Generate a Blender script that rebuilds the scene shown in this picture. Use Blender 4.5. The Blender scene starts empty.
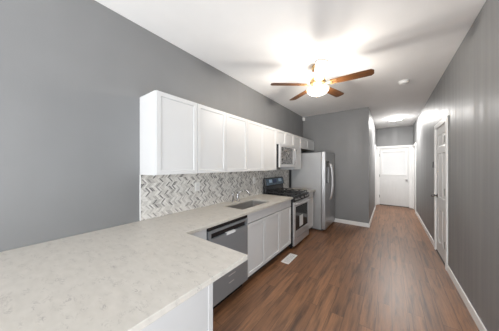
import bpy, bmesh, math, random
from mathutils import Vector, Matrix
random.seed(7)
scene = bpy.context.scene
COL = scene.collection
PI = math.pi

# ------------------------------------------------------------------ camera, world, lights, exposure
cam_data = bpy.data.cameras.new('camera')
cam_data.sensor_width = 36.0
cam_data.lens = 187.6 / 499.0 * 36.0
cam_data.clip_start = 0.02
cam = bpy.data.objects.new('camera', cam_data)
COL.objects.link(cam)
cam.location = (1.978, 0.0, 1.461)
cam.rotation_euler = (math.radians(90), 0, math.radians(36.68))
scene.camera = cam

world = bpy.data.worlds.new('world')
scene.world = world
world.use_nodes = True
world.node_tree.nodes['Background'].inputs['Color'].default_value = (0.92, 0.96, 1.0, 1)
world.node_tree.nodes['Background'].inputs['Strength'].default_value = 0.8

vs = scene.view_settings
vs.view_transform = 'Standard'
vs.look = 'None'
vs.gamma = 1.0
vs.use_curve_mapping = False
vs.exposure = 0.22


def area(name, loc, rot, sx, sy, power, color):
    d = bpy.data.lights.new(name, 'AREA')
    d.shape = 'RECTANGLE'
    d.size, d.size_y = sx, sy
    d.energy = power
    d.color = color
    o = bpy.data.objects.new(name, d)
    o.location = loc
    o.rotation_euler = rot
    COL.objects.link(o)
    return o


def point(name, loc, power, color, radius):
    d = bpy.data.lights.new(name, 'POINT')
    d.energy = power
    d.color = color
    d.shadow_soft_size = radius
    o = bpy.data.objects.new(name, d)
    o.location = loc
    COL.objects.link(o)
    return o


FAN = (1.18, 2.66)
HALL = (2.13, 6.95)
# added fill, tilted up at the ceiling, set in an invented rear window
area('added_rear_fill', (1.32, -3.10, 1.35), (math.radians(-142), 0, PI), 1.9, 1.7, 200, (0.97, 0.985, 1.0))
# added side fill for the cabinet fronts, set in an invented glass door
area('added_side_fill', (2.60, -0.25, 0.95), (0, math.radians(86), 0), 1.8, 2.5, 29, (0.91, 0.965, 1.0))
# bulbs of the two ceiling fixtures
for k in range(3):
    a = 0.5 + k * 2 * PI / 3
    point('fan_bulb', (FAN[0] + 0.07 * math.cos(a), FAN[1] + 0.07 * math.sin(a), 2.462), 16, (1.0, 0.94, 0.86), 0.04)

# ------------------------------------------------------------------ materials


def new_mat(name):
    m = bpy.data.materials.new(name)
    m.use_nodes = True
    nt = m.node_tree
    b = nt.nodes['Principled BSDF']
    return m, nt, b


def N(nt, kind, **kw):
    n = nt.nodes.new(kind)
    for k, v in kw.items():
        setattr(n, k, v)
    return n


def math_node(nt, op, a, b=None, c=None):
    n = nt.nodes.new('ShaderNodeMath')
    n.operation = op
    for i, v in enumerate((a, b, c)):
        if v is None:
            continue
        if isinstance(v, (int, float)):
            n.inputs[i].default_value = v
        else:
            nt.links.new(v, n.inputs[i])
    return n.outputs[0]


def ramp(nt, fac, stops, interp='LINEAR'):
    r = nt.nodes.new('ShaderNodeValToRGB')
    r.color_ramp.interpolation = interp
    els = r.color_ramp.elements
    while len(els) < len(stops):
        els.new(0.5)
    for e, (p, c) in zip(els, stops):
        e.position = p
        e.color = (c[0], c[1], c[2], 1) if len(c) == 3 else c
    nt.links.new(fac, r.inputs[0])
    return r.outputs[0]


def mixc(nt, fac, a, b, mode='MIX'):
    n = nt.nodes.new('ShaderNodeMix')
    n.data_type = 'RGBA'
    n.blend_type = mode
    for sock, v in ((n.inputs[0], fac), (n.inputs[6], a), (n.inputs[7], b)):
        if isinstance(v, (int, float)):
            sock.default_value = v
        elif isinstance(v, tuple):
            sock.default_value = (v[0], v[1], v[2], 1)
        else:
            nt.links.new(v, sock)
    return n.outputs[2]


def coords(nt, scale=(1, 1, 1), kind='Object'):
    t = nt.nodes.new('ShaderNodeTexCoord')
    m = nt.nodes.new('ShaderNodeMapping')
    m.inputs['Scale'].default_value = scale
    nt.links.new(t.outputs[kind], m.inputs['Vector'])
    return m.outputs[0]


def noise(nt, vec, scale, detail=3, rough=0.5, dist=0.0):
    n = nt.nodes.new('ShaderNodeTexNoise')
    n.inputs['Scale'].default_value = scale
    n.inputs['Detail'].default_value = detail
    n.inputs['Roughness'].default_value = rough
    n.inputs['Distortion'].default_value = dist
    nt.links.new(vec, n.inputs['Vector'])
    return n.outputs['Fac']


def plain(name, color, rough=0.5, metal=0.0, vary=0.06, scale=6.0, stretch=(1, 1, 1), bump=0.0, spec=0.5, bscale=60):
    """A flat finish with a little procedural unevenness."""
    m, nt, b = new_mat(name)
    v = coords(nt, stretch)
    f = noise(nt, v, scale)
    lo = tuple(c * (1 - vary) for c in color)
    hi = tuple(min(1, c * (1 + vary)) for c in color)
    nt.links.new(ramp(nt, f, [(0.3, lo), (0.7, hi)]), b.inputs['Base Color'])
    b.inputs['Roughness'].default_value = rough
    b.inputs['Metallic'].default_value = metal
    b.inputs['Specular IOR Level'].default_value = spec
    if bump:
        bn = nt.nodes.new('ShaderNodeBump')
        bn.inputs['Strength'].default_value = bump
        bn.inputs['Distance'].default_value = 0.002
        nt.links.new(noise(nt, v, bscale), bn.inputs['Height'])
        nt.links.new(bn.outputs[0], b.inputs['Normal'])
    return m


def emit_mat(name, color, strength, base=(0.9, 0.9, 0.88), clear=0.0):
    m, nt, b = new_mat(name)
    b.inputs['Base Color'].default_value = (*base, 1)
    b.inputs['Roughness'].default_value = 0.3
    v = coords(nt)
    f = noise(nt, v, 8)
    nt.links.new(ramp(nt, f, [(0.2, tuple(c * 0.95 for c in color)), (0.8, color)]), b.inputs['Emission Color'])
    b.inputs['Emission Strength'].default_value = strength
    if clear:
        out = nt.nodes['Material Output']
        t = nt.nodes.new('ShaderNodeBsdfTransparent')
        mx = nt.nodes.new('ShaderNodeMixShader')
        mx.inputs[0].default_value = clear
        nt.links.new(b.outputs[0], mx.inputs[1])
        nt.links.new(t.outputs[0], mx.inputs[2])
        nt.links.new(mx.outputs[0], out.inputs['Surface'])
    return m


def wall_mat():
    m, nt, b = new_mat('grey_wall_paint')
    v = coords(nt)
    f = noise(nt, v, 1.3, 2)
    nt.links.new(ramp(nt, f, [(0.3, (0.200, 0.202, 0.205)), (0.7, (0.220, 0.222, 0.225))]), b.inputs['Base Color'])
    vv = coords(nt, (7, 7, 0.35))
    r = noise(nt, vv, 1.6, 3)
    nt.links.new(ramp(nt, r, [(0.3, (0.42,) * 3), (0.7, (0.56,) * 3)]), b.inputs['Roughness'])
    bn = nt.nodes.new('ShaderNodeBump')
    bn.inputs['Strength'].default_value = 0.12
    bn.inputs['Distance'].default_value = 0.002
    nt.links.new(noise(nt, v, 90, 2), bn.inputs['Height'])
    nt.links.new(bn.outputs[0], b.inputs['Normal'])
    return m


def floor_mat():
    m, nt, b = new_mat('brown_wood_planks')
    t = nt.nodes.new('ShaderNodeTexCoord')
    s = nt.nodes.new('ShaderNodeSeparateXYZ')
    nt.links.new(t.outputs['Object'], s.inputs[0])
    c = nt.nodes.new('ShaderNodeCombineXYZ')
    nt.links.new(s.outputs['Y'], c.inputs['X'])
    nt.links.new(s.outputs['X'], c.inputs['Y'])
    br = nt.nodes.new('ShaderNodeTexBrick')
    br.offset = 0.37
    br.offset_frequency = 2
    br.inputs['Color1'].default_value = (0, 0, 0, 1)
    br.inputs['Color2'].default_value = (1, 1, 1, 1)
    br.inputs['Mortar'].default_value = (0.5, 0.5, 0.5, 1)
    br.inputs['Scale'].default_value = 1.0
    br.inputs['Brick Width'].default_value = 1.22
    br.inputs['Row Height'].default_value = 0.125
    br.inputs['Mortar Size'].default_value = 0.0016
    br.inputs['Mortar Smooth'].default_value = 0.2
    nt.links.new(c.outputs[0], br.inputs['Vector'])
    tone = nt.nodes.new('ShaderNodeRGBToBW')
    nt.links.new(br.outputs['Color'], tone.inputs[0])
    # grain runs along the planks, shifted from plank to plank
    sh = math_node(nt, 'MULTIPLY', tone.outputs[0], 37.0)
    gx = math_node(nt, 'ADD', s.outputs['X'], sh)
    gc = nt.nodes.new('ShaderNodeCombineXYZ')
    nt.links.new(math_node(nt, 'MULTIPLY', s.outputs['Y'], 1.1), gc.inputs['X'])
    nt.links.new(math_node(nt, 'MULTIPLY', gx, 14.0), gc.inputs['Y'])
    g1 = noise(nt, gc.outputs[0], 1.6, 5, 0.62, 0.5)
    g2 = noise(nt, gc.outputs[0], 7.0, 4, 0.6, 0.2)
    base = ramp(nt, tone.outputs[0], [(0.0, (0.170, 0.076, 0.034)), (0.5, (0.210, 0.097, 0.044)), (1.0, (0.255, 0.122, 0.058))])
    dark = ramp(nt, g1, [(0.32, (0.34, 0.32, 0.32)), (0.5, (0.95, 0.95, 0.95)), (0.72, (1.35, 1.32, 1.28))])
    col = mixc(nt, 1.0, base, dark, 'MULTIPLY')
    fine = ramp(nt, g2, [(0.3, (0.78, 0.78, 0.78)), (0.7, (1.15, 1.15, 1.15))])
    col = mixc(nt, 1.0, col, fine, 'MULTIPLY')
    col = mixc(nt, br.outputs['Fac'], col, (0.03, 0.014, 0.009))
    nt.links.new(col, b.inputs['Base Color'])
    nt.links.new(ramp(nt, g2, [(0.2, (0.36,) * 3), (0.8, (0.46,) * 3)]), b.inputs['Roughness'])
    b.inputs['Specular IOR Level'].default_value = 0.85
    bn = nt.nodes.new('ShaderNodeBump')
    bn.inputs['Strength'].default_value = 0.15
    bn.inputs['Distance'].default_value = 0.002
    nt.links.new(g2, bn.inputs['Height'])
    nt.links.new(bn.outputs[0], b.inputs['Normal'])
    return m


def quartz_mat():
    m, nt, b = new_mat('veined_quartz')
    v = coords(nt, (11.0, 24.0, 11.0))
    warp = noise(nt, v, 1.2, 3)
    f = noise(nt, v, 1.7, 6, 0.62, 1.2)
    vein = ramp(nt, f, [(0.465, (0, 0, 0)), (0.487, (1, 1, 1)), (0.500, (1, 1, 1)), (0.520, (0, 0, 0))])
    mask = ramp(nt, noise(nt, coords(nt, (12, 26, 12)), 1.0, 2), [(0.50, (0, 0, 0)), (0.66, (0.75, 0.75, 0.75))])
    amt = nt.nodes.new('ShaderNodeRGBToBW')
    nt.links.new(mixc(nt, 1.0, vein, mask, 'MULTIPLY'), amt.inputs[0])
    cloud = ramp(nt, warp, [(0.3, (0.48, 0.455, 0.415)), (0.7, (0.535, 0.508, 0.466))])
    col = mixc(nt, amt.outputs[0], cloud, (0.25, 0.235, 0.225))
    nt.links.new(col, b.inputs['Base Color'])
    b.inputs['Roughness'].default_value = 0.30
    return m


def herringbone_mat():
    m, nt, b = new_mat('herringbone_marble_mosaic')
    t = nt.nodes.new('ShaderNodeTexCoord')
    s = nt.nodes.new('ShaderNodeSeparateXYZ')
    nt.links.new(t.outputs['Object'], s.inputs[0])
    h, p, k = 0.0445, 0.018, -2.2
    zr = math_node(nt, 'DIVIDE', math_node(nt, 'ADD', s.outputs['Z'], 0.012), h)
    row = math_node(nt, 'FLOOR', zr)
    tri = math_node(nt, 'PINGPONG', zr, 1.0)
    u = math_node(nt, 'ADD', math_node(nt, 'DIVIDE', s.outputs['Y'], p), math_node(nt, 'MULTIPLY', tri, k))
    idx = math_node(nt, 'FLOOR', u)
    cv = nt.nodes.new('ShaderNodeCombineXYZ')
    nt.links.new(idx, cv.inputs[0])
    nt.links.new(row, cv.inputs[1])
    wn = nt.nodes.new('ShaderNodeTexWhiteNoise')
    wn.noise_dimensions = '2D'
    nt.links.new(cv.outputs[0], wn.inputs['Vector'])
    tile = ramp(nt, wn.outputs['Value'], [(0.0, (0.74, 0.725, 0.70)), (0.33, (0.63, 0.61, 0.58)), (0.58, (0.47, 0.455, 0.435)),
                                          (0.76, (0.28, 0.272, 0.265)), (0.87, (0.14, 0.137, 0.137)), (0.94, (0.60, 0.585, 0.56))], 'CONSTANT')
    mott = ramp(nt, noise(nt, coords(nt), 45, 3), [(0.3, (0.85,) * 3), (0.7, (1.12,) * 3)])
    tile = mixc(nt, 1.0, tile, mott, 'MULTIPLY')
    fu = math_node(nt, 'FRACT', u)
    fr = math_node(nt, 'FRACT', zr)
    g = math_node(nt, 'MAXIMUM', math_node(nt, 'LESS_THAN', fu, 0.13), math_node(nt, 'LESS_THAN', fr, 0.05))
    col = mixc(nt, g, tile, (0.68, 0.66, 0.63))
    nt.links.new(col, b.inputs['Base Color'])
    b.inputs['Roughness'].default_value = 0.32
    return m


def steel(name, color=(0.52, 0.525, 0.535), rough=0.3, axis='z', metal=1.0):
    m, nt, b = new_mat(name)
    st = {'z': (90, 90, 1.5), 'y': (90, 1.5, 90)}[axis]
    f = noise(nt, coords(nt, st), 3.0, 3)
    nt.links.new(ramp(nt, f, [(0.3, tuple(c * 0.92 for c in color)), (0.7, color)]), b.inputs['Base Color'])
    nt.links.new(ramp(nt, f, [(0.2, (rough * 0.85,) * 3), (0.8, (rough * 1.2,) * 3)]), b.inputs['Roughness'])
    b.inputs['Metallic'].default_value = metal
    return m


def streaked_glass_mat():
    """Dark microwave glass with pale reflection streaks painted into its colour."""
    m, nt, b = new_mat('glass_with_painted_reflection')
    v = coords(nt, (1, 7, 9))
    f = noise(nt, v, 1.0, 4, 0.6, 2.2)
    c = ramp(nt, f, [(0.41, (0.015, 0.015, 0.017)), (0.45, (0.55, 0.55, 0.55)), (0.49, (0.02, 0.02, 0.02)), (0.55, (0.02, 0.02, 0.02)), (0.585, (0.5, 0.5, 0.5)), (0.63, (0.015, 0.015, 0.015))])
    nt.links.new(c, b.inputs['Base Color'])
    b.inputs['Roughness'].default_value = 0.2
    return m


def wood_blade_mat():
    m, nt, b = new_mat('honey_wood_blade')
    f = noise(nt, coords(nt, (3, 40, 40)), 1.4, 4, 0.6, 0.4)
    nt.links.new(ramp(nt, f, [(0.3, (0.06, 0.024, 0.008)), (0.7, (0.15, 0.060, 0.019))]), b.inputs['Base Color'])
    b.inputs['Roughness'].default_value = 0.35
    return m


M = {}
M['wall'] = wall_mat()
M['ceiling'] = plain('white_ceiling_paint', (0.88, 0.88, 0.875), 0.8, vary=0.015, scale=3, bump=0.1)
M['floor'] = floor_mat()
M['trim'] = plain('white_trim_paint', (0.80, 0.80, 0.795), 0.35, vary=0.02)
M['door'] = plain('white_door_paint', (0.64, 0.64, 0.638), 0.33, vary=0.02, stretch=(3, 3, 0.6))
M['cab'] = plain('white_cabinet_paint', (0.61, 0.615, 0.62), 0.42, vary=0.015, scale=3)
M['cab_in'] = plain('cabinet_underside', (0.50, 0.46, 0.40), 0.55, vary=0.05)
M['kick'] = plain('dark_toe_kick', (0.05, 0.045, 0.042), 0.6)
M['quartz'] = quartz_mat()
M['tile'] = herringbone_mat()
M['steel'] = steel('brushed_steel', (0.54, 0.545, 0.555), 0.34, 'z', 0.8)
M['steel_h'] = steel('brushed_steel_across', (0.31, 0.335, 0.36), 0.42, 'y', 0.55)
M['steel_l'] = steel('bright_steel', (0.66, 0.66, 0.67), 0.32, 'y', 0.6)
M['fridge_side'] = plain('grey_fridge_side', (0.35, 0.355, 0.362), 0.42, metal=0.25, vary=0.03, scale=5)
M['chrome'] = plain('chrome', (0.40, 0.40, 0.41), 0.27, metal=1.0, vary=0.03)
M['black'] = plain('black_enamel', (0.014, 0.014, 0.016), 0.22, vary=0.2)
M['iron'] = plain('cast_iron', (0.02, 0.02, 0.021), 0.55, vary=0.2, bump=0.3)
M['glass_dark'] = plain('dark_oven_glass', (0.02, 0.022, 0.025), 0.08, vary=0.1)
M['panel_blue'] = plain('blue_grey_control_film', (0.07, 0.12, 0.17), 0.18, vary=0.35, scale=22)
M['pale_plate'] = plain('matte_white', (0.72, 0.73, 0.74), 0.5, vary=0.04)
M['pale_blue'] = plain('pale_blue_sticker', (0.45, 0.60, 0.74), 0.4, vary=0.2, scale=30)
M['navy'] = plain('navy_display', (0.01, 0.035, 0.11), 0.2, vary=0.3)
M['painted_reflection'] = streaked_glass_mat()
M['sinksteel'] = steel('sink_steel', (0.46, 0.45, 0.44), 0.33, 'y', 0.75)
M['brass'] = plain('antique_brass', (0.62, 0.42, 0.20), 0.3, metal=0.9, vary=0.1)
M['blade'] = wood_blade_mat()
M['bowl'] = emit_mat('lit_frosted_bowl', (1.0, 0.93, 0.80), 12.0, clear=0.85)
M['halldome'] = emit_mat('lit_hall_dome', (1.0, 0.975, 0.94), 240.0)
M['plastic'] = plain('white_plastic', (0.78, 0.78, 0.77), 0.45, vary=0.02)
M['grey_plastic'] = plain('dark_grey_plastic', (0.10, 0.10, 0.105), 0.45, vary=0.08)
M['nickel'] = plain('dark_nickel', (0.16, 0.155, 0.15), 0.3, metal=0.9, vary=0.1)
M['blind'] = plain('white_blind_slat', (0.68, 0.68, 0.68), 0.5, vary=0.02)
M['daylit'] = emit_mat('daylit_window_pane', (0.97, 0.985, 1.0), 0.30, base=(0.7, 0.7, 0.7))
M['slot'] = plain('vent_slot_dark', (0.16, 0.16, 0.165), 0.7)

# ------------------------------------------------------------------ mesh helpers


def link(o, parent=None):
    COL.objects.link(o)
    if parent is not None:
        o.parent = parent
    return o


def tag(o, label=None, cat=None, group=None, kind=None):
    if label:
        o['label'] = label
    if cat:
        o['category'] = cat
    if group:
        o['group'] = group
    if kind:
        o['kind'] = kind
    return o


def empty(name, loc=(0, 0, 0)):
    o = bpy.data.objects.new(name, None)
    o.empty_display_size = 0.1
    o.location = loc
    return link(o)


def add_box(bm, x0, x1, y0, y1, z0, z1):
    r = bmesh.ops.create_cube(bm, size=1.0)
    vs_ = r['verts']
    bmesh.ops.scale(bm, vec=(x1 - x0, y1 - y0, z1 - z0), verts=vs_)
    bmesh.ops.translate(bm, vec=((x0 + x1) / 2, (y0 + y1) / 2, (z0 + z1) / 2), verts=vs_)
    return vs_


def add_cyl(bm, a, b, r1, r2=None, seg=20):
    a, b = Vector(a), Vector(b)
    r2 = r1 if r2 is None else r2
    d = b - a
    q = Vector((0, 0, 1)).rotation_difference(d.normalized()).to_matrix().to_4x4()
    mat = Matrix.Translation((a + b) / 2) @ q
    return bmesh.ops.create_cone(bm, cap_ends=True, segments=seg, radius1=r1, radius2=r2, depth=d.length, matrix=mat)['verts']


def add_tube(bm, pts, r, seg=10):
    """A round bar swept along a list of points."""
    pts = [Vector(p) for p in pts]
    rings = []
    ref = Vector((0.123, 0.31, 0.94)).normalized()
    for i, p in enumerate(pts):
        d = (pts[min(i + 1, len(pts) - 1)] - pts[max(i - 1, 0)]).normalized()
        u = d.cross(ref)
        if u.length < 0.05:
            u = d.cross(Vector((1, 0, 0)))
        u.normalize()
        w = d.cross(u).normalized()
        rr = r[i] if isinstance(r, (list, tuple)) else r
        rings.append([bm.verts.new(p + (u * math.cos(a) + w * math.sin(a)) * rr) for a in [2 * PI * k / seg for k in range(seg)]])
    for a, b in zip(rings, rings[1:]):
        for k in range(seg):
            bm.faces.new((a[k], a[(k + 1) % seg], b[(k + 1) % seg], b[k]))
    bm.faces.new(list(reversed(rings[0])))
    bm.faces.new(rings[-1])


def add_lathe(bm, prof, c=(0, 0, 0), seg=36):
    """Revolve (radius, z) pairs about the vertical through c."""
    rings = []
    for r, z in prof:
        if r < 1e-5:
            rings.append([bm.verts.new((c[0], c[1], c[2] + z))])
        else:
            rings.append([bm.verts.new((c[0] + r * math.cos(2 * PI * k / seg), c[1] + r * math.sin(2 * PI * k / seg), c[2] + z)) for k in range(seg)])
    for a, b in zip(rings, rings[1:]):
        for k in range(seg):
            k2 = (k + 1) % seg
            if len(a) == 1 and len(b) == 1:
                continue
            if len(a) == 1:
                bm.faces.new((a[0], b[k2], b[k]))
            elif len(b) == 1:
                bm.faces.new((a[k], a[k2], b[0]))
            else:
                bm.faces.new((a[k], a[k2], b[k2], b[k]))


def build(name, bm, mat, parent=None, bevel=0.0, smooth=False, seg=2, loc=None):
    bmesh.ops.recalc_face_normals(bm, faces=bm.faces[:])
    if loc is not None:
        bmesh.ops.translate(bm, vec=(-loc[0], -loc[1], -loc[2]), verts=bm.verts[:])
    me = bpy.data.meshes.new(name)
    bm.to_mesh(me)
    bm.free()
    me.materials.append(mat)
    if smooth:
        for p in me.polygons:
            p.use_smooth = True
    o = bpy.data.objects.new(name, me)
    if loc is not None:
        o.location = loc
    link(o, parent)
    if bevel:
        md = o.modifiers.new('bevel', 'BEVEL')
        md.width = bevel
        md.segments = seg
        md.limit_method = 'ANGLE'
        md.angle_limit = math.radians(40)
    return o


def box(name, x0, x1, y0, y1, z0, z1, mat, parent=None, bevel=0.0, **kw):
    bm = bmesh.new()
    add_box(bm, x0, x1, y0, y1, z0, z1)
    return build(name, bm, mat, parent, bevel, **kw)


def at(parent, o):
    """Keep a part built in room coordinates in place under a thing whose Empty stands elsewhere."""
    if o.parent is parent:
        o.matrix_parent_inverse = Matrix.Translation(-Vector(parent.location))
    return o


class Thing:
    """An Empty at the thing's base; its parts are built in room coordinates."""

    def __init__(self, name, loc, label, cat, group=None):
        self.e = tag(empty(name, loc), label, cat, group)

    def box(self, name, *a, bevel=0.0015, **kw):
        return at(self.e, box(name, *a, parent=self.e, bevel=bevel, **kw))

    def mesh(self, name, bm, mat, **kw):
        return at(self.e, build(name, bm, mat, parent=self.e, **kw))


def sub(part, name, bm, mat, **kw):
    """A sub-part in room coordinates (its part already carries the shift of the thing)."""
    o = build(name, bm, mat, parent=part, **kw)
    return o


def panel_bm(x0, x1, y0, y1, z0, z1, stile, depth, axis='x'):
    """A five-piece shaker front: a slab whose +X (or -Y) face has a recessed field."""
    bm = bmesh.new()
    add_box(bm, x0, x1, y0, y1, z0, z1)
    bm.normal_update()
    want = Vector((1, 0, 0)) if axis == 'x' else Vector((0, -1, 0)) if axis == 'y' else Vector((-1, 0, 0))
    f = max(bm.faces, key=lambda q: q.normal.dot(want))
    bmesh.ops.inset_region(bm, faces=[f], thickness=stile, depth=0)
    bmesh.ops.inset_region(bm, faces=[f], thickness=0.004, depth=-depth)
    return bm


def cells(bm, xs, ys, keep, z0, z1):
    """A slab made of grid cells, walls only on its outline (so it can have holes and an L shape)."""
    vt, vb = {}, {}

    def v(d, i, j, z):
        if (i, j) not in d:
            d[(i, j)] = bm.verts.new((xs[i], ys[j], z))
        return d[(i, j)]
    K = {(i, j) for i in range(len(xs) - 1) for j in range(len(ys) - 1) if keep((xs[i] + xs[i + 1]) / 2, (ys[j] + ys[j + 1]) / 2)}
    for i, j in K:
        q = [(i, j), (i + 1, j), (i + 1, j + 1), (i, j + 1)]
        bm.faces.new([v(vt, a, b, z1) for a, b in q])
        bm.faces.new([v(vb, a, b, z0) for a, b in reversed(q)])
        for (di, dj), (a, b) in zip(((0, -1), (1, 0), (0, 1), (-1, 0)), ((q[0], q[1]), (q[1], q[2]), (q[2], q[3]), (q[3], q[0]))):
            if (i + di, j + dj) not in K:
                bm.faces.new((v(vt, *b, z1), v(vt, *a, z1), v(vb, *a, z0), v(vb, *b, z0)))


# ------------------------------------------------------------------ the room
H = 2.844          # ceiling
XR = 2.630         # right wall
XH = 1.593         # hall left wall
YK = 5.230         # wall behind the fridge
YE = 8.520         # hall end
YB = -3.20         # room behind the camera
CORNER = 0.10


def struct(name, bm, mat, **kw):
    return tag(build(name, bm, mat, **kw), kind='structure')


bm = bmesh.new()
add_box(bm, -0.12, XR + 0.12, YB - 0.12, YE + 0.12, -0.10, 0.0)
struct('floor', bm, M['floor'])
bm = bmesh.new()
add_box(bm, -0.12, XR + 0.12, YB - 0.12, YE + 0.12, H, H + 0.10)
struct('ceiling', bm, M['ceiling'])
bm = bmesh.new()
add_box(bm, -0.12, 0.0, YB, YK + 0.1, 0, H)
struct('wall_left', bm, M['wall'])

# openings (y0, y1, top)
RD = (3.785, 4.535, 2.085)       # six-panel door in the right wall
HR = (7.62, 8.38, 2.085)         # door at the hall's end, right
HL = (7.62, 8.38, 2.085)         # door at the hall's end, left


def pierced_wall(axis, at0, at1, lo, hi, holes):
    bm = bmesh.new()
    cur = lo
    for a, b, z0, z1 in sorted(holes):
        for s0, s1, t0, t1 in ((cur, a, 0, H), (a, b, z1, H), (a, b, 0, z0)):
            if s1 - s0 > 1e-4 and t1 - t0 > 1e-4:
                if axis == 'x':
                    add_box(bm, at0, at1, s0, s1, t0, t1)
                else:
                    add_box(bm, s0, s1, at0, at1, t0, t1)
        cur = b
    if axis == 'x':
        add_box(bm, at0, at1, cur, hi, 0, H)
    else:
        add_box(bm, cur, hi, at0, at1, 0, H)
    return bm


struct('wall_right', pierced_wall('x', XR, XR + 0.12, YB, YE, [(-1.65, 1.15, 0.0, 2.15), (RD[0], RD[1], 0, RD[2]), (HR[0], HR[1], 0, HR[2])]), M['wall'])
struct('wall_hall', pierced_wall('x', XH - 0.12, XH, YK, YE, [(HL[0], HL[1], 0, HL[2])]), M['wall'])
bm = bmesh.new()
add_box(bm, 0.0, XH - 0.12, YK, YK + 0.1, 0, H)
struct('wall_back', bm, M['wall'])
ED = (1.675, 2.545, 2.10)
struct('wall_end', pierced_wall('y', YE, YE + 0.12, XH - 0.12, XR + 0.12, [(ED[0], ED[1], 0, ED[2])]), M['wall'])
struct('wall_rear', pierced_wall('y', YB - 0.12, YB, -0.12, XR + 0.12, [(0.35, 2.29, 0.58, 2.32)]), M['wall'])
# rear window, unseen and added to carry the rear fill
bm = bmesh.new()
for a in ((0.35, 0.41, 0.58, 2.32), (2.23, 2.29, 0.58, 2.32), (0.41, 2.23, 0.58, 0.64), (0.41, 2.23, 2.26, 2.32), (1.29, 1.35, 0.64, 2.26)):
    add_box(bm, a[0], a[1], YB - 0.10, YB - 0.03, a[2], a[3])
struct('added_window', bm, M['trim'])
# wide glass door, unseen and added to carry the side fill
bm = bmesh.new()
for a in ((-1.65, -1.58, 0.0, 2.15), (1.08, 1.15, 0.0, 2.15), (-1.58, 1.08, 2.08, 2.15), (-1.58, 1.08, 0.0, 0.06), (-0.29, -0.21, 0.06, 2.08)):
    add_box(bm, XR + 0.03, XR + 0.09, a[0], a[1], a[2], a[3])
struct('added_glass_door', bm, M['trim'])


def baseboard(name, boxes):
    bm = bmesh.new()
    for x0, x1, y0, y1 in boxes:
        add_box(bm, x0, x1, y0, y1, 0, 0.095)
    struct(name, bm, M['trim'], bevel=0.004)


bb = 0.014
baseboard('baseboard_right', [(XR - bb, XR, YB, -1.66), (XR - bb, XR, 1.16, RD[0] - 0.072), (XR - bb, XR, RD[1] + 0.072, HR[0] - 0.072)])
baseboard('baseboard_back', [(0.0, XH + bb, YK - bb, YK)])
baseboard('baseboard_hall', [(XH, XH + bb, YK, HL[0] - 0.072)])
baseboard('baseboard_rear', [(0, XR, YB, YB + bb)])

# door casings


def casing_x(name, x_face, sgn, o):
    """Casing around an opening in a wall whose face is the plane x = x_face; sgn points into the room."""
    y0, y1, z1 = o
    xa, xb = sorted((x_face, x_face + sgn * 0.018))
    bm = bmesh.new()
    add_box(bm, xa, xb, y0 - 0.07, y0 + 0.004, 0, z1 + 0.07)
    add_box(bm, xa, xb, y1 - 0.004, y1 + 0.07, 0, z1 + 0.07)
    add_box(bm, xa, xb, y0 + 0.004, y1 - 0.004, z1 - 0.004, z1 + 0.07)
    # jambs in the depth of the wall
    xa, xb = sorted((x_face, x_face - sgn * 0.11))
    add_box(bm, xa, xb, y0, y0 + 0.012, 0, z1)
    add_box(bm, xa, xb, y1 - 0.012, y1, 0, z1)
    add_box(bm, xa, xb, y0 + 0.012, y1 - 0.012, z1 - 0.012, z1)
    struct(name, bm, M['trim'], bevel=0.003)


casing_x('trim_1', XR, -1, RD)
casing_x('trim_2', XR, -1, HR)
casing_x('trim_3', XH, 1, HL)
bm = bmesh.new()
add_box(bm, XH + 0.004, ED[0] + 0.004, YE - 0.018, YE, 0, ED[2] + 0.07)
add_box(bm, ED[1] - 0.004, XR - 0.004, YE - 0.018, YE, 0, ED[2] + 0.07)
add_box(bm, ED[0] + 0.004, ED[1] - 0.004, YE - 0.018, YE, ED[2] - 0.004, ED[2] + 0.07)
add_box(bm, ED[0], ED[0] + 0.012, YE, YE + 0.11, 0, ED[2])
add_box(bm, ED[1] - 0.012, ED[1], YE, YE + 0.11, 0, ED[2])
add_box(bm, ED[0] + 0.012, ED[1] - 0.012, YE, YE + 0.11, ED[2] - 0.012, ED[2])
struct('trim_4', bm, M['trim'], bevel=0.003)


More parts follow.
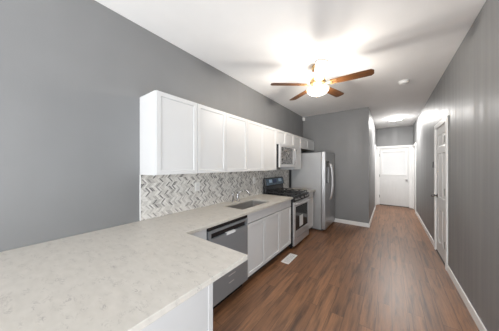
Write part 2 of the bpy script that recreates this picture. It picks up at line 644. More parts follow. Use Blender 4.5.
def six_panel(bm, u0, u1, z0, z1, put, t=0.036):
    """Leaf with six raised-and-fielded panels; put(u, depth, z) -> room point, depth 0 = room face."""
    w = u1 - u0
    st, mid = 0.105, 0.09
    cols = [(u0 + st, u0 + (w - mid) / 2), (u0 + (w + mid) / 2, u1 - st)]
    hh = z1 - z0
    rows = [(z0 + 0.19, z0 + 0.36 * hh), (z0 + 0.45 * hh, z0 + 0.80 * hh), (z0 + 0.85 * hh, z1 - 0.105)]
    us = sorted({u0, u1} | {c for p in cols for c in p})
    zs = sorted({z0, z1} | {c for p in rows for c in p})

    def quad(p):
        bm.faces.new([bm.verts.new(put(*q)) for q in p])
    for i in range(len(us) - 1):
        for j in range(len(zs) - 1):
            a, b, c, d = us[i], us[i + 1], zs[j], zs[j + 1]
            um, zm = (a + b) / 2, (c + d) / 2
            hole = any(p[0] < um < p[1] for p in cols) and any(p[0] < zm < p[1] for p in rows)
            if not hole:
                quad([(a, 0, c), (b, 0, c), (b, 0, d), (a, 0, d)])
            else:
                rects = [(0, 0), (0.012, 0.011), (0.030, 0.011), (0.052, 0.003)]
                for (i0, d0), (i1, d1) in zip(rects, rects[1:]):
                    R0 = [(a + i0, d0, c + i0), (b - i0, d0, c + i0), (b - i0, d0, d - i0), (a + i0, d0, d - i0)]
                    R1 = [(a + i1, d1, c + i1), (b - i1, d1, c + i1), (b - i1, d1, d - i1), (a + i1, d1, d - i1)]
                    for k in range(4):
                        quad([R0[k], R0[(k + 1) % 4], R1[(k + 1) % 4], R1[k]])
                quad(R1)
    quad([(u0, t, z0), (u1, t, z0), (u1, t, z1), (u0, t, z1)])
    quad([(u0, 0, z0), (u0, t, z0), (u0, t, z1), (u0, 0, z1)])
    quad([(u1, 0, z0), (u1, t, z0), (u1, t, z1), (u1, 0, z1)])
    quad([(u0, 0, z1), (u1, 0, z1), (u1, t, z1), (u0, t, z1)])
    quad([(u0, 0, z0), (u1, 0, z0), (u1, t, z0), (u0, t, z0)])
    bmesh.ops.remove_doubles(bm, verts=bm.verts[:], dist=1e-5)


def knob(parent, p, d, mat):
    """Round door knob with rosette, shaft and ball; d is the unit vector into the room."""
    p, d = Vector(p), Vector(d)
    bm = bmesh.new()
    add_cyl(bm, p, p + d * 0.008, 0.032, 0.029, 24)
    add_cyl(bm, p + d * 0.006, p + d * 0.04, 0.011, 0.011, 16)
    q = Vector((0, 0, 1)).rotation_difference(d).to_matrix().to_4x4()
    r = bmesh.ops.create_uvsphere(bm, u_segments=20, v_segments=12, radius=0.028, matrix=Matrix.Translation(p + d * 0.055) @ q)
    return build('door_knob', bm, mat, parent, smooth=True)


def hinges(parent, mk):
    for z in (0.32, 1.08, 1.84):
        bm = bmesh.new()
        mk(bm, z)
        build('hinge', bm, M['nickel'], parent)


# right-wall six-panel door, flush with the wall face
bm = bmesh.new()
six_panel(bm, RD[0] + 0.016, RD[1] - 0.016, 0.022, RD[2] - 0.016, lambda u, d, z: (XR + 0.004 + d, u, z))
d1 = tag(build('door_1', bm, M['door']), 'white six-panel door in the right wall, dark hinges', 'door', kind='structure')
knob(d1, (XR + 0.004, RD[1] - 0.08, 0.95), (-1, 0, 0), M['nickel'])
hinges(d1, lambda b, z: add_box(b, XR - 0.021, XR + 0.004, RD[0] + 0.008, RD[0] + 0.024, z - 0.05, z + 0.05))
bm = bmesh.new()
add_box(bm, XR - 0.004, XR + 0.11, RD[0] + 0.013, RD[1] - 0.013, 0, 0.012)
struct('trim_5', bm, M['kick'])

# doors on either side of the hall's end
bm = bmesh.new()
six_panel(bm, HR[0] + 0.016, HR[1] - 0.016, 0.012, HR[2] - 0.016, lambda u, d, z: (XR + 0.012 + d, u, z))
d3 = tag(build('door_3', bm, M['door']), kind='structure')
bm = bmesh.new()
six_panel(bm, HL[0] + 0.016, HL[1] - 0.016, 0.012, HL[2] - 0.016, lambda u, d, z: (XH - 0.012 - d, u, z))
d4 = tag(build('door_4', bm, M['door']), kind='structure')

# half-glass entry door at the end of the hall
yd = YE + 0.012
x0, x1, z0, z1 = ED[0] + 0.016, ED[1] - 0.016, 0.022, ED[2] - 0.016
wx0, wx1, wz0, wz1 = x0 + 0.085, x1 - 0.085, 1.15, 1.96
bm = bmesh.new()
for a in ((x0, wx0, z0, z1), (wx1, x1, z0, z1), (wx0, wx1, wz1, z1), (wx0, wx1, z0, wz0)):
    add_box(bm, a[0], a[1], yd, yd + 0.04, a[2], a[3])
# two low panels with a raised moulding
for a, b in ((wx0 + 0.0, (x0 + x1) / 2 - 0.04), ((x0 + x1) / 2 + 0.04, wx1)):
    for q in ((a, b, 0.22, 0.235), (a, b, 0.985, 1.0), (a, a + 0.015, 0.235, 0.985), (b - 0.015, b, 0.235, 0.985)):
        add_box(bm, q[0], q[1], yd - 0.006, yd, q[2], q[3])
d2 = tag(build('door_2', bm, M['door'], bevel=0.002), 'white half-glass entry door with blind at the hall end', 'door', kind='structure')
bm = bmesh.new()
f = 0.035
for a in ((wx0 - f, wx0, wz0 - f, wz1 + f), (wx1, wx1 + f, wz0 - f, wz1 + f), (wx0, wx1, wz0 - f, wz0), (wx0, wx1, wz1, wz1 + f)):
    add_box(bm, a[0], a[1], yd - 0.014, yd, a[2], a[3])
build('window_frame', bm, M['trim'], d2, bevel=0.003)
bm = bmesh.new()
add_box(bm, wx0, wx1, yd + 0.028, yd + 0.034, wz0, wz1)
build('window_pane', bm, M['daylit'], d2)
bm = bmesh.new()
n = 26
for k in range(n):
    z = wz0 + 0.02 + (wz1 - wz0 - 0.05) * k / (n - 1)
    vv = add_box(bm, wx0 + 0.006, wx1 - 0.006, yd + 0.003, yd + 0.020, z - 0.001, z + 0.001)
    bmesh.ops.rotate(bm, cent=(0, yd + 0.0115, z), matrix=Matrix.Rotation(math.radians(58), 3, 'X'), verts=vv)
add_box(bm, wx0 + 0.004, wx1 - 0.004, yd + 0.001, yd + 0.022, wz1 - 0.022, wz1 - 0.001)
build('blind', bm, M['blind'], d2)
knob(d2, (x1 - 0.062, yd, 0.965), (0, -1, 0), M['steel'])
hinges(d2, lambda b, z: add_box(b, x0 - 0.010, x0 + 0.006, yd - 0.016, yd, z - 0.05, z + 0.05))
bm = bmesh.new()
add_box(bm, ED[0] + 0.013, ED[1] - 0.013, YE - 0.01, YE + 0.11, 0, 0.012)
struct('trim_6', bm, M['kick'])

# ------------------------------------------------------------------ base cabinets
ZC0, ZC1 = 0.884, 0.914        # stone slab
BZ = 0.881                     # top of the base cabinets
FX = 0.590                     # front of base boxes; fronts reach 0.61


def front(t, name, y0, y1, z0, z1, x=FX, stile=0.057, th=0.020):
    g = 0.0028
    bm = panel_bm(x + 0.001, x + th, y0 + g, y1 - g, z0 + g, z1 - g, stile, 0.009)
    return t.mesh(name, bm, M['cab'], bevel=0.0012)


def base_cabinet(name, y0, y1, label, doors, drawers, group=None):
    t = Thing(name, (0.3, (y0 + y1) / 2, 0), label, 'cabinet', group)
    y0 += 0.001
    y1 -= 0.001
    bm = bmesh.new()
    tk = 0.018
    add_box(bm, 0.004, FX, y0, y0 + tk, 0.10, BZ)
    add_box(bm, 0.004, FX, y1 - tk, y1, 0.10, BZ)
    add_box(bm, 0.004, FX, y0 + tk, y1 - tk, 0.10, 0.118)
    add_box(bm, 0.004, 0.014, y0 + tk, y1 - tk, 0.118, BZ)
    add_box(bm, FX - 0.02, FX, y0 + tk, y1 - tk, BZ - 0.03, BZ)
    t.mesh('body', bm, M['cab'])
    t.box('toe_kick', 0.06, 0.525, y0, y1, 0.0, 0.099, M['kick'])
    for a, b in doors:
        front(t, 'door', a, b, 0.105, 0.752)
    for nm, a, b in drawers:
        bm = bmesh.new()
        add_box(bm, FX + 0.001, FX + 0.02, a + 0.0028, b - 0.0028, 0.760, 0.872)
        t.mesh(nm, bm, M['cab'], bevel=0.0015)
    return t


PY0, PY1, PX = -0.10, 0.885, 0.98


def peninsula():
    t = Thing('peninsula_cabinet', (PX / 2, (PY0 + PY1) / 2, 0), 'white panelled base under the near stone breakfast counter', 'cabinet')
    t.box('body', 0.004, PX, PY0, PY1, 0.10, BZ, M['cab'])
    t.box('toe_kick', 0.03, PX - 0.02, PY0 + 0.02, PY1 - 0.07, 0, 0.099, M['cab'])
    bm = panel_bm(PX + 0.001, PX + 0.019, PY0, PY1 + 0.006, 0.004, BZ, 0.05, 0.007)
    t.mesh('end_panel', bm, M['cab'], bevel=0.0015)


peninsula()
t = Thing('corner_cabinet', (0.3, 1.03, 0), 'white blind filler cabinet between peninsula and dishwasher', 'cabinet')
t.box('body', 0.004, FX, PY1 + 0.012, 1.166, 0.10, BZ, M['cab'])
t.box('filler_panel', FX + 0.001, FX + 0.02, PY1 + 0.012, 1.166, 0.102, BZ - 0.002, M['cab'])
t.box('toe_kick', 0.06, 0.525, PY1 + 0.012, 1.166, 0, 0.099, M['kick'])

base_cabinet('sink_cabinet', 1.785, 2.640, 'white two-door base cabinet under the sink, beside the dishwasher', [(1.785, 2.2125), (2.2125, 2.640)], [('false_front', 1.785, 2.640)])
base_cabinet('drawer_cabinet', 2.640, 3.046, 'white base cabinet with one drawer over one door, left of range', [(2.640, 3.046)], [('drawer', 2.640, 3.046)])
base_cabinet('narrow_base_cabinet', 3.832, 4.240, 'narrow white base cabinet between range and refrigerator', [(3.832, 4.240)], [('drawer', 3.832, 4.240)])

# ------------------------------------------------------------------ stone worktops
SX0, SX1, SY0, SY1 = 0.175, 0.520, 1.815, 2.510      # sink cut-out
CX = 0.648
PEND = 1.283
bm = bmesh.new()


def keep(x, y):
    if SX0 < x < SX1 and SY0 < y < SY1:
        return False
    return x < CX or y < 0.916


cells(bm, [0.003, SX0, SX1, CX, PEND], [-0.22, 0.916, SY0, SY1, 3.048], keep, ZC0, ZC1)
tag(build('stone_worktop', bm, M['quartz'], bevel=0.003, seg=3), 'L-shaped pale veined stone counter running from the peninsula to the range', 'countertop')
bm = bmesh.new()
add_box(bm, 0.003, CX, 3.830, 4.262, ZC0, ZC1)
tag(build('stone_worktop', bm, M['quartz'], bevel=0.003, seg=3), 'short pale stone counter between range and refrigerator', 'countertop')

# ------------------------------------------------------------------ tile backsplash
bm = bmesh.new()
add_box(bm, 0.0005, 0.009, 0.846, 4.262, ZC1 + 0.001, 1.371)
bs = tag(build('backsplash', bm, M['tile']), 'grey and white herringbone mosaic tile backsplash under the wall cabinets', 'backsplash')
bm = bmesh.new()
add_box(bm, 0.0005, 0.012, 0.838, 0.8455, ZC1 + 0.001, 1.371)
build('edge_trim', bm, M['trim'], bs)


def outlet(y, z, label):
    t = Thing('wall_outlet', (0.0095, y, z), label, 'outlet', 'backsplash outlets')
    t.box('cover_plate', 0.0095, 0.0145, y - 0.036, y + 0.036, z - 0.058, z + 0.058, M['plastic'], bevel=0.002)
    for dz in (-0.021, 0.021):
        t.box('socket', 0.0145, 0.0165, y - 0.017, y + 0.017, z + dz - 0.015, z + dz + 0.015, M['pale_plate'], bevel=0.003)


outlet(1.528, 1.19, 'white outlet on the tile backsplash, nearer the peninsula')
outlet(2.79, 1.19, 'white outlet on the tile backsplash between sink and range')

# ------------------------------------------------------------------ dishwasher
DY0, DY1 = 1.171, 1.781
t = Thing('dishwasher', (0.31, (DY0 + DY1) / 2, 0), 'stainless dishwasher with black top strip under the counter', 'dishwasher')
t.box('body', 0.03, 0.585, DY0 + 0.004, DY1 - 0.004, 0.10, 0.874, M['black'])
t.box('toe_kick', 0.08, 0.545, DY0 + 0.004, DY1 - 0.004, 0.0, 0.099, M['black'])
# door with a pocket under a steel lip
bm = bmesh.new()
zp0, zp1 = 0.757, 0.812
dx0, dx1 = 0.587, 0.628
ya, yb = DY0 + 0.003, DY1 - 0.003
add_box(bm, dx0, dx1, ya, yb, 0.105, zp0)
add_box(bm, dx0, dx1, ya, yb, zp1, 0.840)
add_box(bm, dx0, dx1, ya, ya + 0.035, zp0, zp1)
add_box(bm, dx0, dx1, yb - 0.03, yb, zp0, zp1)
dd = t.mesh('door', bm, M['steel_h'], bevel=0.002)
bm = bmesh.new()
add_box(bm, dx0, dx1 - 0.022, ya + 0.035, yb - 0.03, zp0, zp1)
sub(dd, 'pocket', bm, M['black'])
bm = bmesh.new()
add_box(bm, dx1 - 0.022, dx1 + 0.001, 1.42, 1.55, zp0 - 0.002, zp0 + 0.006)
add_box(bm, dx1 - 0.0, dx1 + 0.003, 1.415, 1.555, zp0 - 0.020, zp0 + 0.002)
sub(dd, 'grip', bm, M['pale_plate'], bevel=0.002)
for y, z, w in ((1.50, 0.30, 0.055), (1.49, 0.225, 0.04)):
    bm = bmesh.new()
    add_box(bm, dx1, dx1 + 0.0015, y - w, y + w, z - 0.004, z + 0.004)
    sub(dd, 'pale_dash', bm, M['steel_l'])  # short pale dashes low on the dishwasher door
t.box('control_strip', 0.587, 0.622, ya, yb, 0.842, 0.882, M['black'])

# ------------------------------------------------------------------ sink and taps
t = Thing('sink', ((SX0 + SX1) / 2, (SY0 + SY1) / 2, 0.70), 'undermounted stainless single-bowl sink in the long counter', 'sink')
bm = bmesh.new()
zb = 0.695
a0, a1, b0, b1 = SX0 - 0.006, SX1 + 0.006, SY0 - 0.006, SY1 + 0.006
w = 0.003


def ring(x0, x1, y0, y1, z):
    pts = []
    r = 0.03
    for cx_, cy_, s in ((x1 - r, y1 - r, 0), (x0 + r, y1 - r, 1), (x0 + r, y0 + r, 2), (x1 - r, y0 + r, 3)):
        for k in range(5):
            a = (s + k / 4) * PI / 2
            pts.append(bm.verts.new((cx_ + r * math.cos(a), cy_ + r * math.sin(a), z)))
    return pts


loops = [ring(a0 - 0.02, a1 + 0.02, b0 - 0.02, b1 + 0.02, ZC0 - 0.001), ring(a0, a1, b0, b1, ZC0 - 0.001), ring(a0 + 0.004, a1 - 0.004, b0 + 0.004, b1 - 0.004, zb + 0.03), ring(a0 + 0.025, a1 - 0.025, b0 + 0.025, b1 - 0.025, zb)]
for A, B in zip(loops, loops[1:]):
    for k in range(20):
        bm.faces.new((A[k], A[(k + 1) % 20], B[(k + 1) % 20], B[k]))
bm.faces.new(loops[-1])
o = t.mesh('basin', bm, M['sinksteel'], smooth=False)
sd = o.modifiers.new('thick', 'SOLIDIFY')
sd.thickness = 0.0015
sd.offset = -1
bm = bmesh.new()
add_cyl(bm, (0.345, 2.165, zb + 0.002), (0.345, 2.165, zb + 0.006), 0.045, 0.04, 24)
t.mesh('drain', bm, M['chrome'])

t = Thing('faucet', (0.095, 2.225, ZC1), 'chrome single-lever faucet with arched spout behind the sink', 'faucet')
bm = bmesh.new()
add_lathe(bm, [(0, 0.0), (0.030, 0.0), (0.028, 0.012), (0.020, 0.016), (0.019, 0.085), (0.022, 0.10), (0.016, 0.118), (0, 0.120)], (0.095, 2.225, ZC1 + 0.0005), 24)
t.mesh('body', bm, M['chrome'], smooth=True)
bm = bmesh.new()
pts = []
for k in range(15):
    a = PI * (1.0 - k / 14 * 0.93)
    pts.append((0.19 + 0.09 * math.cos(a) + 0.0, 2.225 + 0.075 * k / 14, ZC1 + 0.085 + 0.085 * math.sin(a)))
add_tube(bm, pts, 0.0075, 12)
t.mesh('spout', bm, M['chrome'], smooth=True)
bm = bmesh.new()
add_tube(bm, [(0.095, 2.225, ZC1 + 0.115), (0.085, 2.215, ZC1 + 0.14), (0.072, 2.19, ZC1 + 0.16)], [0.008, 0.007, 0.006], 10)
t.mesh('lever', bm, M['chrome'], smooth=True)
t = Thing('side_sprayer', (0.085, 2.125, ZC1), 'small chrome side sprayer standing left of the faucet', 'sprayer')
bm = bmesh.new()
add_lathe(bm, [(0, 0), (0.022, 0), (0.020, 0.014), (0.014, 0.02), (0, 0.02)], (0.085, 2.125, ZC1 + 0.0005), 20)
t.mesh('base', bm, M['chrome'], smooth=True)
bm = bmesh.new()
add_lathe(bm, [(0, 0.0), (0.011, 0.0), (0.012, 0.05), (0.016, 0.085), (0.013, 0.105), (0, 0.108)], (0.085, 2.125, ZC1 + 0.0205), 20)
t.mesh('spray_head', bm, M['chrome'], smooth=True)

# ------------------------------------------------------------------ gas range
RY0, RY1 = 3.053, 3.823
t = Thing('gas_range', (0.33, (RY0 + RY1) / 2, 0), 'black and stainless gas range with raised back control panel', 'range')
bm = bmesh.new()
add_box(bm, 0.03, 0.625, RY0, RY1, 0.035, 0.905)
t.mesh('body', bm, M['black'], bevel=0.003)
for x in (0.07, 0.58):
    for y in (RY0 + 0.05, RY1 - 0.05):
        bm = bmesh.new()
        add_cyl(bm, (x, y, 0), (x, y, 0.036), 0.018, 0.014, 14)
        t.mesh('foot', bm, M['black'])
bm = bmesh.new()
add_box(bm, 0.03, 0.655, RY0, RY1, 0.906, 0.922)
ck = t.mesh('cooktop', bm, M['black'], bevel=0.004)
for x in (0.20, 0.49):
    for y in (RY0 + 0.19, RY1 - 0.19):
        bm = bmesh.new()
        add_lathe(bm, [(0, 0.0), (0.05, 0.0), (0.05, 0.008), (0.036, 0.010), (0.036, 0.020), (0.030, 0.023), (0, 0.023)], (x, y, 0.9225), 24)
        sub(ck, 'burner', bm, M['iron'], smooth=True)
for y0, y1 in ((RY0 + 0.025, (RY0 + RY1) / 2 - 0.005), ((RY0 + RY1) / 2 + 0.005, RY1 - 0.025)):
    bm = bmesh.new()
    gz0, gz1 = 0.947, 0.960
    gx0, gx1 = 0.09, 0.625
    for b in ((gx0, gx1, y0, y0 + 0.012), (gx0, gx1, y1 - 0.012, y1), (gx0, gx0 + 0.012, y0 + 0.012, y1 - 0.012), (gx1 - 0.012, gx1, y0 + 0.012, y1 - 0.012), (0.34, 0.352, y0 + 0.012, y1 - 0.012)):
        add_box(bm, b[0], b[1], b[2], b[3], gz0, gz1)
    ym = (y0 + y1) / 2
    for cx_ in (0.20, 0.49):
        for q in ((cx_ - 0.006, cx_ + 0.006, y0 + 0.012, ym - 0.035), (cx_ - 0.006, cx_ + 0.006, ym + 0.035, y1 - 0.012)):
            add_box(bm, q[0], q[1], q[2], q[3], gz0, gz1)
        for q in ((cx_ - 0.11, cx_ - 0.035), (cx_ + 0.035, cx_ + 0.11)):
            add_box(bm, q[0], q[1], ym - 0.006, ym + 0.006, gz0, gz1)
    for x in (gx0, gx1 - 0.012):
        for y in (y0, y1 - 0.012):
            add_box(bm, x, x + 0.012, y, y + 0.012, 0.9225, gz0)
    sub(ck, 'grate', bm, M['iron'], bevel=0.002)
# backguard: black riser with a tilted control panel
bm = bmesh.new()
prof = [(0.032, 0.923), (0.085, 0.923), (0.075, 1.055), (0.098, 1.065), (0.070, 1.205), (0.032, 1.215)]
A = [bm.verts.new((x, RY0 + 0.004, z)) for x, z in prof]
B = [bm.verts.new((x, RY1 - 0.004, z)) for x, z in prof]
bm.faces.new(A)
bm.faces.new(list(reversed(B)))
for k in range(6):
    bm.faces.new((A[k], A[(k + 1) % 6], B[(k + 1) % 6], B[k]))
bg = t.mesh('backguard', bm, M['black'], bevel=0.004)


def on_guard(name, y0, y1, s0, s1, mat, lift=0.002):
    """A thin plate on the tilted face of the backguard; s runs 0..1 up the face."""
    bm = bmesh.new()
    p0, p1 = Vector((0.098, 0, 1.065)), Vector((0.070, 0, 1.205))
    nn = Vector((0.14, 0, 0.028)).normalized()
    lo, hi = p0.lerp(p1, s0), p0.lerp(p1, s1)
    vsx = []
    for d in (0.0002, lift):
        for p in (lo, hi):
            for y in (y0, y1):
                q = p + nn * d
                vsx.append(bm.verts.new((q.x, y, q.z)))
    for f_ in ((0, 1, 3, 2), (4, 6, 7, 5), (0, 4, 5, 1), (2, 3, 7, 6), (0, 2, 6, 4), (1, 5, 7, 3)):
        bm.faces.new([vsx[i] for i in f_])
    return sub(bg, name, bm, mat)


on_guard('control_panel', RY0 + 0.03, RY1 - 0.03, 0.06, 0.94, M['panel_blue'])
on_guard('clock_display', 3.33, 3.49, 0.30, 0.86, M['navy'], 0.0032)
on_guard('pale_plate', 3.19, 3.31, 0.38, 0.82, M['pale_blue'], 0.0032)
on_guard('pale_plate', 3.58, 3.71, 0.40, 0.86, M['pale_blue'], 0.0032)
# front: knob panel, oven door, drawer
fp = t.box('knob_panel', 0.626, 0.655, RY0 + 0.002, RY1 - 0.002, 0.822, 0.905, M['black'], bevel=0.006)
for y in (RY0 + 0.09, RY0 + 0.20, (RY0 + RY1) / 2, RY1 - 0.20, RY1 - 0.09):
    bm = bmesh.new()
    add_cyl(bm, (0.655, y, 0.862), (0.663, y, 0.862), 0.026, 0.024, 22)
    add_cyl(bm, (0.663, y, 0.862), (0.690, y, 0.862), 0.020, 0.017, 22)
    add_box(bm, 0.690, 0.693, y - 0.003, y + 0.003, 0.847, 0.878)
    sub(fp, 'knob', bm, M['nickel'], bevel=0.001)
od0, od1 = 0.205, 0.815
bm = bmesh.new()
oy0, oy1 = RY0 + 0.022, RY1 - 0.006
for q in ((oy0, oy0 + 0.062, od0, od1), (oy1 - 0.062, oy1, od0, od1), (oy0 + 0.062, oy1 - 0.062, od0, od0 + 0.09), (oy0 + 0.062, oy1 - 0.062, od1 - 0.085, od1)):
    add_box(bm, 0.627, 0.658, q[0], q[1], q[2], q[3])
dr = t.mesh('oven_door', bm, M['steel_l'], bevel=0.003)
bm = bmesh.new()
add_box(bm, 0.630, 0.650, oy0 + 0.062, oy1 - 0.062, od0 + 0.09, od1 - 0.085)
sub(dr, 'oven_window', bm, M['glass_dark'])
bm = bmesh.new()
add_box(bm, 0.6503, 0.6515, 3.33, 3.50, 0.335, 0.535)
sub(dr, 'pale_plate', bm, M['pale_plate'])  # small white rectangle laid on the oven glass
bm = bmesh.new()
hz = 0.785
add_tube(bm, [(0.658, oy0 + 0.05, hz), (0.690, oy0 + 0.055, hz), (0.702, oy0 + 0.09, hz), (0.708, (oy0 + oy1) / 2, hz), (0.702, oy1 - 0.09, hz), (0.690, oy1 - 0.055, hz), (0.658, oy1 - 0.05, hz)], 0.012, 12)
sub(dr, 'handle', bm, M['steel_l'], smooth=True)
bm = bmesh.new()
add_box(bm, 0.627, 0.655, oy0, oy1, 0.05, 0.198)
wr = t.mesh('warming_drawer', bm, M['steel_l'], bevel=0.003)
bm = bmesh.new()
add_box(bm, 0.655, 0.664, oy0 + 0.12, oy1 - 0.12, 0.165, 0.182)
sub(wr, 'handle', bm, M['steel'], bevel=0.003)

# ------------------------------------------------------------------ refrigerator
FY0, FY1, FXB, FXF = 4.300, 5.205, 0.762, 0.850
FT = 1.765
t = Thing('refrigerator', (0.4, (FY0 + FY1) / 2, 0), 'side-by-side stainless refrigerator with water dispenser against the grey end wall', 'refrigerator')
t.box('body', 0.055, FXB, FY0, FY1, 0.03, FT - 0.012, M['fridge_side'], bevel=0.004)
t.box('kick_grille', 0.10, FXB + 0.03, FY0 + 0.01, FY1 - 0.01, 0.012, 0.03, M['grey_plastic'])
for x in (0.12, 0.70):
    for y in (FY0 + 0.06, FY1 - 0.06):
        bm = bmesh.new()
        add_cyl(bm, (x, y, 0), (x, y, 0.013), 0.02, 0.02, 14)
        t.mesh('foot', bm, M['grey_plastic'])
seam = 4.700
ds0, ds1, dz0, dz1 = FY0 + 0.095, seam - 0.085, 1.06, 1.56
fz0 = 0.045
bm = bmesh.new()
for q in ((FY0, ds0, fz0, FT), (ds1, seam - 0.003, fz0, FT), (ds0, ds1, fz0, dz0), (ds0, ds1, dz1, FT)):
    add_box(bm, FXB + 0.008, FXF, q[0], q[1], q[2], q[3])
fd = t.mesh('freezer_door', bm, M['steel'], bevel=0.006)
bm = bmesh.new()
add_box(bm, FXB + 0.008, FXF - 0.055, ds0, ds1, dz0, dz1 - 0.14)
add_box(bm, FXF - 0.055, FXF - 0.02, ds0, ds1, dz0, dz0 + 0.02)
dp = sub(fd, 'dispenser_recess', bm, M['grey_plastic'])
bm = bmesh.new()
add_box(bm, FXB + 0.008, FXF + 0.002, ds0, ds1, dz1 - 0.14, dz1)
sub(fd, 'dispenser_panel', bm, M['black'], bevel=0.003)
bm = bmesh.new()
add_box(bm, FXB + 0.008, FXF, seam + 0.003, FY1, fz0, FT)
rd = t.mesh('refrigerator_door', bm, M['steel'], bevel=0.006)
for par, y in ((fd, seam - 0.045), (rd, seam + 0.045)):
    bm = bmesh.new()
    pts = []
    for k in range(13):
        s = k / 12
        pts.append((FXF + 0.004 + 0.062 * math.sin(PI * s) ** 0.55, y, 0.66 + 0.86 * s))
    add_tube(bm, pts, 0.016, 12)
    sub(par, 'handle', bm, M['steel_l'], smooth=True)
for y in (FY0 + 0.05, FY1 - 0.05):
    t.box('hinge_cover', FXB - 0.10, FXF - 0.015, y - 0.035, y + 0.035, FT + 0.001, FT + 0.018, M['grey_plastic'], bevel=0.004)

# ------------------------------------------------------------------ wall cabinets
UZ0, UZ1, UX = 1.372, 2.134, 0.302


def wall_cabinet(name, y0, y1, z0, label, nd, group='white shaker wall cabinets'):
    t = Thing(name, (0.15, (y0 + y1) / 2, z0), label, 'cabinet', group)
    a, b = y0 + 0.0006, y1 - 0.0006
    bm = bmesh.new()
    tk = 0.016
    add_box(bm, 0.001, UX, a, a + tk, z0, UZ1)
    add_box(bm, 0.001, UX, b - tk, b, z0, UZ1)
    add_box(bm, 0.001, UX, a + tk, b - tk, UZ1 - tk, UZ1)
    add_box(bm, 0.001, 0.012, a + tk, b - tk, z0 + 0.012, UZ1 - tk)
    t.mesh('body', bm, M['cab'])
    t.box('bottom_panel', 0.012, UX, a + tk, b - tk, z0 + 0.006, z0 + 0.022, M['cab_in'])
    w_ = (y1 - y0) / nd
    for k in range(nd):
        front(t, 'door', y0 + k * w_, y0 + (k + 1) * w_, z0 + 0.001, UZ1 - 0.001, x=UX, th=0.022, stile=0.057)
    return t


wall_cabinet('wall_cabinet', 0.838, 1.285, UZ0, 'white single-door wall cabinet at the near end of the row', 1)
wall_cabinet('wall_cabinet', 1.285, 2.168, UZ0, 'white double-door wall cabinet second in the row from the near end', 2)
wall_cabinet('wall_cabinet', 2.168, 3.050, UZ0, 'white double-door wall cabinet just left of the microwave', 2)
wall_cabinet('wall_cabinet', 3.050, 3.828, 1.858, 'short white wall cabinet directly above the microwave', 2)
wall_cabinet('wall_cabinet', 3.828, 4.240, UZ0, 'narrow white wall cabinet between microwave and refrigerator', 1)
wall_cabinet('wall_cabinet', 4.240, 5.190, 1.862, 'short white wall cabinet above the refrigerator', 2)

# ------------------------------------------------------------------ microwave
MY0, MY1, MZ0, MZ1 = 3.056, 3.822, 1.424, 1.852
t = Thing('microwave', (0.19, (MY0 + MY1) / 2, MZ0), 'stainless over-the-range microwave mounted between the wall cabinets', 'microwave')
t.box('body', 0.012, 0.360, MY0, MY1, MZ0, MZ1, M['black'], bevel=0.003)
my = MY1 - 0.13
bm = bmesh.new()
wy0, wy1, wz0_, wz1_ = MY0 + 0.055, my - 0.06, MZ0 + 0.06, MZ1 - 0.045
for q in ((MY0, wy0, MZ0 + 0.004, MZ1), (wy1, my, MZ0 + 0.004, MZ1), (wy0, wy1, MZ0 + 0.004, wz0_), (wy0, wy1, wz1_, MZ1)):
    add_box(bm, 0.361, 0.390, q[0], q[1], q[2], q[3])
md = t.mesh('door', bm, M['steel_l'], bevel=0.002)
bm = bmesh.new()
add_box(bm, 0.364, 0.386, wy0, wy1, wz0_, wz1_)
sub(md, 'window', bm, M['painted_reflection'])  # the reflections are painted into this glass
bm = bmesh.new()
add_tube(bm, [(0.390, my - 0.03, MZ0 + 0.06), (0.420, my - 0.03, MZ0 + 0.075), (0.432, my - 0.03, (MZ0 + MZ1) / 2), (0.420, my - 0.03, MZ1 - 0.055), (0.390, my - 0.03, MZ1 - 0.04)], 0.010, 10)
sub(md, 'handle', bm, M['steel'], smooth=True)
cp = t.box('control_panel', 0.361, 0.389, my + 0.002, MY1, MZ0 + 0.004, MZ1, M['steel_l'], bevel=0.002)
bm = bmesh.new()
add_box(bm, 0.389, 0.391, my + 0.025, MY1 - 0.02, MZ1 - 0.085, MZ1 - 0.035)
sub(cp, 'display', bm, M['black'])
bm = bmesh.new()
for r_ in range(5):
    for c_ in range(3):
        y = my + 0.030 + c_ * 0.036
        z = MZ0 + 0.06 + r_ * 0.045
        add_box(bm, 0.389, 0.3905, y, y + 0.026, z, z + 0.028)
sub(cp, 'keypad', bm, M['pale_plate'])

# ------------------------------------------------------------------ ceiling fan
cx_, cy_ = FAN
t = Thing('ceiling_fan', (cx_, cy_, H), 'five-blade wooden ceiling fan with brass body and lit glass bowl', 'ceiling fan')
bm = bmesh.new()
add_lathe(bm, [(0, 0), (0.080, 0), (0.082, -0.02), (0.070, -0.055), (0.045, -0.075), (0, -0.075)], (cx_, cy_, H - 0.0005))
t.mesh('canopy', bm, M['brass'], smooth=True)
bm = bmesh.new()
add_cyl(bm, (cx_, cy_, H - 0.075), (cx_, cy_, 2.69), 0.022, 0.022, 20)
t.mesh('downrod', bm, M['brass'], smooth=True)
bm = bmesh.new()
add_lathe(bm, [(0, 2.690), (0.045, 2.690), (0.075, 2.678), (0.098, 2.655), (0.104, 2.62), (0.098, 2.596), (0.080, 2.582), (0.066, 2.562), (0.060, 2.545), (0, 2.545)], (cx_, cy_, 0))
t.mesh('motor_housing', bm, M['brass'], smooth=True)
BZf = 2.583
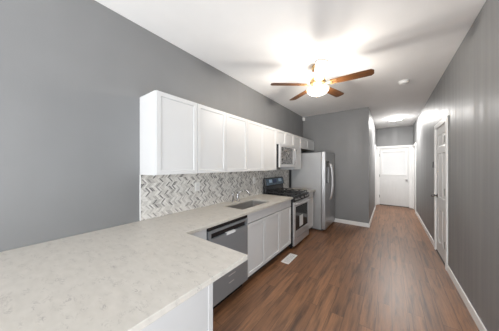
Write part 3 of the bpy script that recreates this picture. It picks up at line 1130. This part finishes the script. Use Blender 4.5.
for k in range(5):
    a = 0.042 + k * 2 * PI / 5
    rot = Matrix.Rotation(a, 4, 'Z')
    pitch = Matrix.Rotation(math.radians(-10), 4, 'X')
    bm = bmesh.new()
    outl = []
    r0, r1 = 0.165, 0.655
    w0, w1 = 0.052, 0.066
    outl = [(r0, -w0), (r0 + 0.30, -w1), (r1 - 0.028, -w1), (r1, -w1 * 0.55), (r1, w1 * 0.55), (r1 - 0.028, w1), (r0 + 0.30, w1), (r0, w0)]
    top = [bm.verts.new((x, y, 0.003)) for x, y in outl]
    bot = [bm.verts.new((x, y, -0.003)) for x, y in outl]
    bm.faces.new(top)
    bm.faces.new(list(reversed(bot)))
    for i in range(len(outl)):
        j = (i + 1) % len(outl)
        bm.faces.new((top[j], top[i], bot[i], bot[j]))
    o = build('blade', bm, M['blade'], t.e, bevel=0.001)
    o.matrix_local = Matrix.Translation((0, 0, BZf - H)) @ rot @ pitch
    bm = bmesh.new()
    add_box(bm, 0.095, 0.175, -0.014, 0.014, -0.010, -0.0036)
    add_box(bm, 0.165, 0.245, -0.040, -0.022, -0.0085, -0.0036)
    add_box(bm, 0.165, 0.245, 0.022, 0.040, -0.0085, -0.0036)
    add_box(bm, 0.160, 0.185, -0.040, 0.040, -0.0095, -0.0036)
    b2 = build('blade_iron', bm, M['brass'], o, bevel=0.0015)
bm = bmesh.new()
add_lathe(bm, [(0, 2.544), (0.058, 2.544), (0.062, 2.536), (0.050, 2.522), (0.016, 2.518), (0.012, 2.437), (0.0, 2.437)], (cx_, cy_, 0))
t.mesh('light_fitter', bm, M['brass'], smooth=True)
bm = bmesh.new()
prof = []
for k in range(11):
    a = PI / 2 * k / 10
    prof.append((0.146 * math.cos(a), 2.523 - 0.088 * math.sin(a)))
prof[-1] = (0.0, prof[-1][1])
add_lathe(bm, prof, (cx_, cy_, 0))
t.mesh('glass_bowl', bm, M['bowl'], smooth=True)
bm = bmesh.new()
add_lathe(bm, [(0, 2.436), (0.014, 2.436), (0.016, 2.430), (0.007, 2.424), (0.009, 2.416), (0, 2.410)], (cx_, cy_, 0), 16)
t.mesh('finial', bm, M['brass'], smooth=True)

# ------------------------------------------------------------------ small ceiling and wall fittings
t = Thing('hall_ceiling_light', (HALL[0], HALL[1], H), 'round white flush ceiling light over the hall', 'ceiling light')
bm = bmesh.new()
add_lathe(bm, [(0, 0), (0.165, 0), (0.170, -0.012), (0.160, -0.026), (0, -0.026)], (HALL[0], HALL[1], H - 0.0005))
t.mesh('base', bm, M['plastic'], smooth=True)
bm = bmesh.new()
add_lathe(bm, [(0.158, -0.0265), (0.150, -0.034), (0.125, -0.044), (0.085, -0.052), (0.04, -0.056), (0, -0.057)], (HALL[0], HALL[1], H - 0.0005))
t.mesh('glass_dome', bm, M['halldome'], smooth=True)

t = Thing('smoke_detector', (2.172, 3.985, H), 'round white smoke detector on the ceiling before the hall', 'smoke detector')
bm = bmesh.new()
add_lathe(bm, [(0, 0), (0.074, 0), (0.074, -0.012), (0.068, -0.016), (0, -0.016)], (2.172, 3.985, H - 0.0005))
t.mesh('base', bm, M['plastic'], smooth=True)
bm = bmesh.new()
add_lathe(bm, [(0, -0.0165), (0.064, -0.0165), (0.064, -0.030), (0.052, -0.042), (0.022, -0.045), (0.020, -0.042), (0, -0.042)], (2.172, 3.985, H - 0.0005))
t.mesh('cover', bm, M['plastic'])

bm = bmesh.new()
vv = add_box(bm, 0.004, 0.060, YK - 0.060, YK - 0.004, H - 0.115, H - 0.02)
for v_ in bm.verts:
    if v_.co.x > 0.05 and v_.co.y < YK - 0.05:
        v_.co.x -= 0.022
        v_.co.y += 0.022
tag(build('motion_sensor', bm, M['plastic'], bevel=0.004), 'small white sensor high in the corner over the cabinets', 'sensor')

t = Thing('wall_control', (XR, 4.74, 1.475), 'small dark grey wall control beside the six-panel door', 'wall control')
t.box('back_plate', XR - 0.008, XR - 0.0005, 4.700, 4.775, 1.415, 1.535, M['grey_plastic'], bevel=0.002)
t.box('button_cover', XR - 0.020, XR - 0.0085, 4.708, 4.767, 1.423, 1.527, M['grey_plastic'], bevel=0.003)

t = Thing('floor_register', (0.72, 2.735, 0), 'white slotted floor vent in the wood floor before the cabinets', 'floor vent')
vy0, vy1, vx0, vx1 = 2.565, 2.905, 0.660, 0.785
bm = bmesh.new()
fr_ = 0.020
n = 12
add_box(bm, vx0, vx1, vy0, vy0 + fr_, 0.0005, 0.006)
add_box(bm, vx0, vx1, vy1 - fr_, vy1, 0.0005, 0.006)
add_box(bm, vx0, vx0 + fr_, vy0 + fr_, vy1 - fr_, 0.0005, 0.006)
add_box(bm, vx1 - fr_, vx1, vy0 + fr_, vy1 - fr_, 0.0005, 0.006)
t.mesh('frame', bm, M['plastic'], bevel=0.001)
bm = bmesh.new()
L = vy1 - vy0 - 2 * fr_
for k in range(n):
    y = vy0 + fr_ + L * (k + 0.5) / n
    add_box(bm, vx0 + fr_, vx1 - fr_, y - 0.007, y + 0.007, 0.0012, 0.005)
t.mesh('grille', bm, M['plastic'])
t.box('damper', vx0 + fr_, vx1 - fr_, vy0 + fr_, vy1 - fr_, 0.0003, 0.001, M['slot'], bevel=0)
